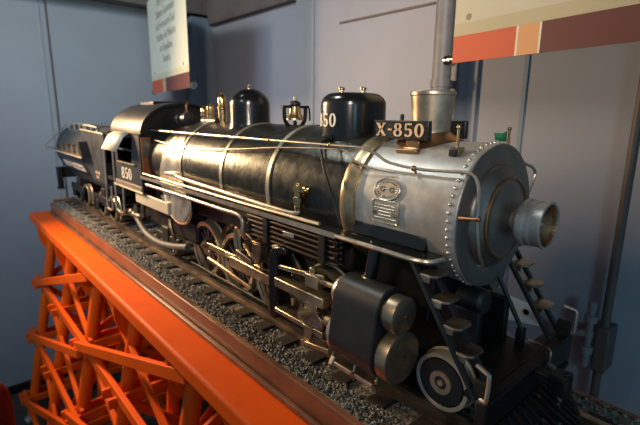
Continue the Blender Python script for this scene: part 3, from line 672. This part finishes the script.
part('pilot_deck', MB().prism([(-.06, -.070), (.058, -.070), (.058, -.160), (.086, -.160), (.086, .160), (.058, .160), (.058, .070), (-.06, .070)], 'z', -.264, -.254), M['frame'], L)
pb = part('pilot_beam', MB().box(.084, .102, -.172, .172, -.305, -.252), M['frame'], L, .003)
part('beam_edge', MB().tube([(.1025, -.165, -.254), (.1025, .165, -.254)], .002, 6), M['frame'], pb)
for s in (1, -1):
    part('beam_block', MB().box(.074, .100, *sorted((s*-.166, s*-.154)), -.262, -.222), M['dark'], pb, .003)
pil = part('cowcatcher', MB().bar((.100, -.160, -.310), (.100, .160, -.310), .010, .010).bar((.104, -.150, -.352), (.200, 0, -.352), .010, .010).bar((.104, .150, -.352), (.200, 0, -.352), .010, .010), M['frame'], L)
for i in range(15):
    y = -.147+.0210*i; x1 = .104+.096*(1-abs(y)/.150)
    part('slat', MB().bar((.102, y*.92, -.308), (x1, y, -.350), .006, .008, (1, 0, 0)), M['frame'], pil)
cp = part('coupler', MB().box(.095, .135, -.010, .010, -.275, -.256).prism([(.130, -.016), (.160, -.022), (.166, -.010), (.150, -.004), (.150, .008), (.160, .012), (.157, .020), (.132, .018)], 'z', -.282, -.248), M['frame'], L, .003)
part('air_hose', MB().tube([(.104, .045, -.265), (.118, .047, -.272), (.130, .046, -.300), (.135, .040, -.335)], .005, 8, 4), M['rubber'], L)
part('uncoupling_lever', MB().tube([(.045, .072, -.244), (.075, .068, -.246), (.104, .050, -.240), (.108, .045, -.250), (.108, .045, -.268)], .0022, 6, 3), M['gun'], L)

# cab
YC = .165
cb = part('cab', MB().box(-1.78, -1.32, -.158, .158, -.118, -.105), M['frame'], L)
for s in (1, -1):
    y0, y1 = sorted((s*-YC, s*(-YC+.006)))
    mb = MB(); po = [(-1.62, -.105), (-1.32, -.105), (-1.32, .103), (-1.62, .103)]; pi_ = [(-1.588, -.024), (-1.425, -.024), (-1.395, .085), (-1.588, .085)]
    for y in (y0, y1): mb.v += [Vector((x, y, z)) for x, z in po+pi_]
    for i in range(4):
        j = (i+1) % 4
        mb.f += [(i, j, 4+j, 4+i), (8+j, 8+i, 12+i, 12+j), (i, 8+i, 8+j, j), (4+j, 12+j, 12+i, 4+i)]
    cs = part('cab_side', mb, M['tank'], cb)
    part('window_post', MB().box(-1.588, -1.41, y0+.001, y1-.001, .028, .036), M['tank'], cs)
arc = [(-.172+0, .098)]
na = 28
def roofarc(off): return [(-(YC+off+.002)*math.cos(PI*i/na), .100+(.113+off)*math.sin(PI*i/na)) for i in range(na+1)]
o_, i_ = roofarc(.004), roofarc(-.002)
part('cab_roof', MB().prism(o_+i_[::-1], 'x', -1.63, -1.285), M['roof'], cb)
part('roof_hatch', MB().box(-1.60, -1.45, -.05, .05, .208, .224), M['roof'], cb, .004)
fw = [(-YC+.004, -.105), (-YC+.004, .100)]+[(y*.985, z-.002) for y, z in roofarc(-.004)]+[(YC-.004, .100), (YC-.004, -.105)]
part('cab_front', MB().prism(fw, 'x', -1.326, -1.318), M['satin'], cb)
for s in (1, -1):
    dr = part('front_door', MB().box(-1.318, -1.313, *sorted((s*-.161, s*-.123)), -.052, .088), M['amber'], cb, .002)
    part('door_pane', MB().box(-1.3135, -1.3115, *sorted((s*-.156, s*-.129)), .015, .080), M['pane'], dr)
part('backhead', MB().box(-1.42, -1.34, -.13, .13, -.20, .12), M['dark'], cb, .02)
for s in (1, -1):
    aw = part('awning', MB().add([(-1.590, s*-.168, .104), (-1.40, s*-.168, .104), (-1.405, s*-.194, .088), (-1.42, s*-.222, .031), (-1.590, s*-.226, .033), (-1.590, s*-.196, .088)], [(0, 1, 2, 5), (5, 2, 3, 4)]), M['cream'], cb)
    so = aw.modifiers.new('thick', 'SOLIDIFY'); so.thickness = .003
    part('cab_sill', MB().box(-1.625, -1.315, *sorted((s*-.162, s*-.170)), -.122, -.100), M['taupe'], cb, .002)
    part('sill_pipe', MB().tube([(-1.64, s*-.172, -.122), (-1.30, s*-.172, -.122)], .0035, 8), M['pipe'], cb)
    g, W = glyphs('850', (lambda s: lambda a, h, d: (-1.487+s*a*.046*1.2, s*-(YC+.0004+d), -.064+h*.046))(s), .001)
    part('number', g, M['letter'], cb)
    part('arm_rest', MB().box(-1.58, -1.37, *sorted((s*-.163, s*-.172)), -.024, -.018), M['taupe'], cb, .001)
    part('grab_pole', MB().tube([(-1.665, s*-.160, .095), (-1.668, s*-.160, -.08), (-1.672, s*-.160, -.225), (-1.66, s*-.160, -.245), (-1.62, s*-.160, -.25), (-1.585, s*-.160, -.243), (-1.575, s*-.160, -.22), (-1.57, s*-.158, -.13)], .0048, 8, 3), M['pipe'], L)
    part('under_cab_beam', MB().box(-1.42, -1.10, *sorted((s*-.150, s*-.160)), -.172, -.128), M['cream'], L, .003)
    part('feed_hose', MB().tube([(-1.52, s*-.130, -.250), (-1.48, s*-.133, -.270), (-1.40, s*-.135, -.303), (-1.28, s*-.135, -.313), (-1.15, s*-.134, -.300), (-1.02, s*-.130, -.275)], .0125, 12, 5), M['rubber'], L)
    part('injector', MB().cyl((-1.53, s*-.135, -.245), (-1.45, s*-.135, -.245), .012, 12).cyl((-1.50, s*-.135, -.25), (-1.50, s*-.135, -.20), .010, 12).cyl((-1.44, s*-.128, -.24), (-1.43, s*-.128, -.165), .009, 12).ball((-1.55, s*-.135, -.24), .018), M['gun'], L)
    part('spring_hanger', MB().tube([(-1.17, s*-.125, -.205), (-1.155, s*-.13, -.225), (-1.14, s*-.13, -.255), (-1.135, s*-.128, -.275)], .008, 8, 3), M['copper'], L)

# ------------------------------------------------------------------ tender
T = thing('tender', 'black tender with a rounded tank, coupled behind the locomotive cab', 'tender', (-2.3, 0, -.362))
TZ, TR = -.050, .155
tk = part('tank', MB().lathe([(-2.88, .02), (-2.875, TR*.9), (-2.86, TR*.985), (-2.84, TR), (-2.0, TR)], (0, 0, TZ), (1, 0, 0), 48), M['tank'], T)
for x in (-2.78, -2.22): part('tank_band', MB().lathe([(x-.005, TR-.002), (x-.005, TR+.002), (x+.005, TR+.002), (x+.005, TR-.002)], (0, 0, TZ), (1, 0, 0), 48, caps=False), M['tank'], tk)
bk = [(-2.20, .088), (-1.785, .082), (-1.80, -.150), (-2.16, -.150), (-2.05, -.06)]
for s in (1, -1): part('bunker_side', MB().prism([(-2.17, .090), (-1.785, .082), (-1.80, -.150), (-2.02, -.150), (-2.17, -.03)], 'y', *sorted((s*-.160, s*-.152))), M['tank'], T)
part('bunker', MB().box(-2.17, -1.80, -.152, .152, -.05, .060).box(-1.81, -1.80, -.152, .152, -.15, .08).box(-2.17, -2.16, -.152, .152, -.03, .09), M['tank'], T)
mb = MB()
for i in range(150):
    x, y, r = random.uniform(-2.13, -1.84), random.uniform(-.13, .13), random.uniform(.012, .022)
    mb.ball((x, y, .062+random.uniform(0, .012)), r, 5, (1, .8, .7))
part('coal', mb, M['dark'], T, kind='stuff')
def ont(x, a, d=0): return (x, -(TR+d)*math.cos(a), TZ+(TR+d)*math.sin(a))
for s in (1, -1):
    part('bunker_rail', MB().tube([(-2.12, s*-.158, .086), (-2.11, s*-.158, .108), (-2.09, s*-.158, .114), (-1.90, s*-.158, .110), (-1.885, s*-.158, .104), (-1.88, s*-.158, .082)], .0045, 8, 2), M['pipe'], T)
    part('bunker_trim', MB().tube([(-2.17, s*-.160, .091), (-1.785, s*-.160, .083), (-1.80, s*-.160, -.150)], .004, 6), M['pipe'], T)
    part('grab_pole', MB().tube([(-1.79, s*-.158, .075), (-1.80, s*-.160, -.10), (-1.815, s*-.160, -.245), (-1.80, s*-.160, -.262), (-1.76, s*-.160, -.262), (-1.745, s*-.158, -.25), (-1.74, s*-.158, -.15)], .0048, 8, 3), M['pipe'], T)
    wk = part('side_walkway', MB().prism([(-2.95, -.185*s), (-2.80, -.140*s), (-2.02, -.145*s), (-2.02, -.202*s), (-2.85, -.202*s), (-2.98, -.198*s)], 'z', -.045, -.040), M['gun'], T)
    part('walkway_edge', MB().tube([(-2.98, s*-.199, -.042), (-2.85, s*-.203, -.042), (-2.02, s*-.203, -.042)], .004, 6), M['pipe'], wk)
    for x in (-2.60, -2.48, -2.36, -2.24):
        part('walkway_bracket', MB().prism([(x-.03, -.040), (x+.03, -.040), (x+.010, .004), (x-.010, .004)], 'y', *sorted((s*-.150, s*-.170))), M['gun'], wk)
    part('walkway_gusset', MB().prism([(-2.07, -.044), (-2.015, -.044), (-2.07, .035)], 'y', *sorted((s*-.160, s*-.200))), M['frame'], wk)
    rl = part('top_rail', MB().tube([(-2.70, s*-.095, .112), (-2.22, s*-.095, .112)], .0035, 8), M['pipe'], T)
    for x in (-2.70, -2.58, -2.46, -2.34, -2.22):
        part('rail_post', MB().cyl((x, s*-.095, .075), (x, s*-.095, .112), .0045, 8), M['pipe'], rl)
    part('stay_rod', MB().tube([(-2.97, s*-.198, -.04), (-2.80, s*-.13, .06), (-2.74, s*-.10, .11)], .003, 6), M['pipe'], T)
    part('lettering', text_mb('SUD PACIFICO', .062, .0006, (lambda s: lambda u, v, d: (-2.50+s*u, -s*(TR+.001+d)*math.cos(math.radians(-30)+v/TR), TZ+(TR+.001+d)*math.sin(math.radians(-30)+v/TR)))(s), offset=.003, sx=1.12), M['letter'], tk)
    part('tender_mark', text_mb('CAP. 850\nGALS.', .020, .0006, (lambda s: lambda u, v, d: (-1.93+s*u, -s*(.1606+d), -.118+v))(s)), M['gold'], T)
part('tender_frame', MB().box(-2.86, -1.78, -.10, .10, -.205, -.155), M['frame'], T, .004)
part('end_beam', MB().box(-2.875, -2.845, -.150, .150, -.235, -.165), M['frame'], T, .004)
part('coupler', MB().box(-2.93, -2.87, -.014, .014, -.225, -.200).box(-2.955, -2.925, -.028, .024, -.240, -.190), M['frame'], T, .005)
part('end_step', MB().box(-2.87, -2.83, -.165, -.135, -.30, -.165).box(-2.88, -2.82, -.172, -.130, -.305, -.297), M['frame'], T, .004)
for tx in (-2.56, -2.06):
    tr = part('truck', MB().box(tx-.14, tx+.14, -.122, -.106, -.285, -.245).box(tx-.14, tx+.14, .106, .122, -.285, -.245).box(tx-.03, tx+.03, -.115, .115, -.30, -.205).box(tx-.115, tx-.065, -.124, -.104, -.325, -.270).box(tx+.065, tx+.115, -.124, -.104, -.325, -.270), M['frame'], T, .006)
    for dx in (-.09, .09):
        for s in (1, -1):
            part('wheel', MB().lathe([(-.012, .060), (-.010, .062), (.008, .062), (.012, .066), (.015, .066), (.015, .02), (-.006, .02), (-.006, .048), (-.012, .050)], (tx+dx, s*-.086, -.300), (0, s, 0), 36), M['tire'], tr)
        part('axle', MB().cyl((tx+dx, -.09, -.300), (tx+dx, .09, -.300), .010, 12), M['frame'], tr)

# ------------------------------------------------------------------ banners
U = Vector((.9862, -.1655, 0)); N = Vector((-.1655, -.9862, 0))
def banner(p, w, ztop, label, text, f=(.35, .43)):
    p = Vector(p); zb = p.z
    t = thing('banner', label, 'banner', p+U*(w/2), 'exhibit banners on rollers')
    def P(u, z, d): return p+U*u+Vector((0, 0, z))+N*d
    def sheet(u0, u1, z0, z1, d0, d1, n=1):
        mb = MB(); mb.add([P(u, z, d) for d in (d0, d1) for u, z in ((u0, z0), (u1, z0), (u1, z1), (u0, z1))], [(0, 1, 2, 3), (7, 6, 5, 4), (0, 4, 5, 1), (1, 5, 6, 2), (2, 6, 7, 3), (3, 7, 4, 0)])
        return mb
    hb = .074 if not text else .085
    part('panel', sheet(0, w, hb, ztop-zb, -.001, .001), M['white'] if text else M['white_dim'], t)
    f1, f2, e = f[0]*w, f[1]*w, .006
    part('stripe', sheet(0, f1, -.002, hb, -.0012, .0012), M['red'], t, label='red stripe')
    part('stripe', sheet(f1+e, f2-e, -.002, hb, -.0012, .0012), M['tan'], t, label='tan stripe')
    part('stripe', sheet(f2, w, -.002, hb, -.0012, .0012), M['maroon'], t, label='maroon stripe')
    part('stripe', sheet(f1, f1+e, -.002, hb, -.0011, .0011), M['white'], t, label='thin white stripe')
    part('stripe', sheet(f2-e, f2, -.002, hb, -.0011, .0011), M['white'], t, label='thin white stripe')
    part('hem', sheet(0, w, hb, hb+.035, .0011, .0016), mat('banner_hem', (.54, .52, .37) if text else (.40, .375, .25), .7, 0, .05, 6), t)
    rl = part('roller_bar', MB().cyl(P(0, .010, -.012), P(w, .010, -.012), .010, 14), M['maroon'], t)
    for u, d in ((-.035, -1), (w+.035, 1)):
        a, b = P(0 if d < 0 else w, .010, -.012), P(u, .010, -.012)
        part('end_knob', MB().cyl(a, b, .012, 14).cyl(a+(b-a)*.3, a+(b-a)*.55, .019, 16).cyl(a+(b-a)*.75, b, .017, 14), M['chrome'], rl)
    part('top_bar', MB().cyl(P(-.02, ztop-zb, 0), P(w+.02, ztop-zb, 0), .012, 12), M['chrome'], t)
    for u in (.06, w-.06): part('cord', MB().cyl(P(u, ztop-zb, 0), P(u, 2.2-zb, 0), .003, 8), M['chrome'], t)
    for u in ((.052, w-.052) if not text else (.105, w-.105)):
        part('grommet', MB().cyl(P(u, hb+.050, .0), P(u, hb+.050, .003), .009, 14), M['print'], t)
    if text:
        for k, ln in enumerate(text):
            part('text_line', text_mb(ln, .068, .0003, lambda u, v, d: P(w/2+u, .205+.070*(len(text)-1-k)+v, .0016+d), sx=.96, offset=.0), M['print'], t)
    return t
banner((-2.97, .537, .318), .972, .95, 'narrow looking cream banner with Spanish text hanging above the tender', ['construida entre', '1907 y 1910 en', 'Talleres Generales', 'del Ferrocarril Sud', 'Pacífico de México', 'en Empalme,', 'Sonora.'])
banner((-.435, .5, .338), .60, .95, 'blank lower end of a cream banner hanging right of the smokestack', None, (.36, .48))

# ------------------------------------------------------------------ odd things on the floor
solo('bollard', MB().lathe([(0, .11), (.02, .11), (.03, .075), (.66, .075), (.72, .068), (.76, .045), (.775, 0)], (-1.85, -.705, -1.75), (0, 0, 1), 28), M['darkred'], (-1.85, -.705, -1.75), 'dark red round-topped post on the floor left of the trestle', 'post')
for k, (x, y, r, lab) in enumerate(((-2.68, -.51, .030, 'pale rough stone on the floor, nearer the left edge'), (-2.64, -.405, .040, 'larger pale rough stone on the floor beside the trestle foot'))):
    mb = MB(); stone(0, 0, 0, r) if False else None
    mb.ball((x, y, -1.75+r*.6), r, 9, (1.1, .9, .7))
    for i in range(len(mb.v)): mb.v[i] += Vector((random.uniform(-.12, .12), random.uniform(-.12, .12), random.uniform(-.08, .08)))*r
    solo('stone', mb, M['palestone'], (x, y, -1.75), lab, 'stone')

# ------------------------------------------------------------------ lights and world
w = bpy.data.worlds.new('world'); scene.world = w; w.use_nodes = True
bg = w.node_tree.nodes['Background']; bg.inputs['Color'].default_value = (.30, .50, .68, 1); bg.inputs['Strength'].default_value = .34
def aim(o, tgt): o.rotation_euler = (Vector(tgt)-Vector(o.location)+Vector((0, 0, H))).to_track_quat('-Z', 'Y').to_euler()
def spot(name, loc, tgt, e, col, ang, blend=.6, size=.05):
    l = bpy.data.lights.new(name, 'SPOT'); l.energy = e; l.color = col; l.spot_size = math.radians(ang); l.spot_blend = blend; l.shadow_soft_size = size
    o = bpy.data.objects.new(name, l); COL.objects.link(o); o.location = (loc[0], loc[1], loc[2]+H); aim(o, tgt); return o
def area(name, loc, tgt, e, col, sx, sy):
    l = bpy.data.lights.new(name, 'AREA'); l.energy = e; l.color = col; l.shape = 'RECTANGLE'; l.size = sx; l.size_y = sy
    o = bpy.data.objects.new(name, l); COL.objects.link(o); o.location = (loc[0], loc[1], loc[2]+H); aim(o, tgt); return o
def spread(o, d): o.data.spread = math.radians(d); return o
spread(area('warm_lamp_rear', (-2.5, -.80, .52), (-1.1, -.15, -.15), 30, (1, .67, .37), .22, .40), 130)
spread(area('overhead_lamp', (-1.05, -.48, 1.25), (-.28, -.02, .10), .36, (.96, 1, .95), .22, .22), 36)
spread(area('warm_lamp_front', (.75, -1.35, .95), (-1.3, 1.05, .60), 6, (1, .80, .66), .10, .70), 52)
spot('warm_fill_cylinders', (-.20, -1.15, .50), (-.11, -.18, -.20), 14, (1, .74, .48), 25, .9, .12)  # added fill spot that warms the cylinder covers
spread(area('cool_fill', (2.0, -1.1, .5), (.15, 1.05, -.50), 1.15, (.40, .85, 1), .4, .4), 62)
spot('banner_spot', (-1.5, -1.7, 1.6), (-2.75, .45, .40), 70, (1, .86, .66), 56, .8, .1)
spread(area('cool_fill_left', (-.8, -2.4, 1.6), (-2.8, .2, .25), 13.5, (.64, .82, 1), 1.0, .7), 72)  # added cool fill towards the left wall, no real window

# ------------------------------------------------------------------ camera
cam = bpy.data.cameras.new('camera'); co = bpy.data.objects.new('camera', cam); COL.objects.link(co); scene.camera = co
cam.sensor_width = 36; cam.lens = 442/640*36; cam.clip_start = .02
Rm = Matrix(((.6577363, -.16858645, .73414002), (.7531869, .13475709, -.64385559), (.00961476, .97643184, .21561174)))
co.matrix_world = Matrix.Translation((.379, -.753, .176+H)) @ Rm.to_4x4()
cam.dof.use_dof = True; cam.dof.focus_distance = .92; cam.dof.aperture_fstop = 4.6
scene.view_settings.view_transform = 'Standard'
scene.view_settings.look = 'None'
scene.view_settings.exposure = 0
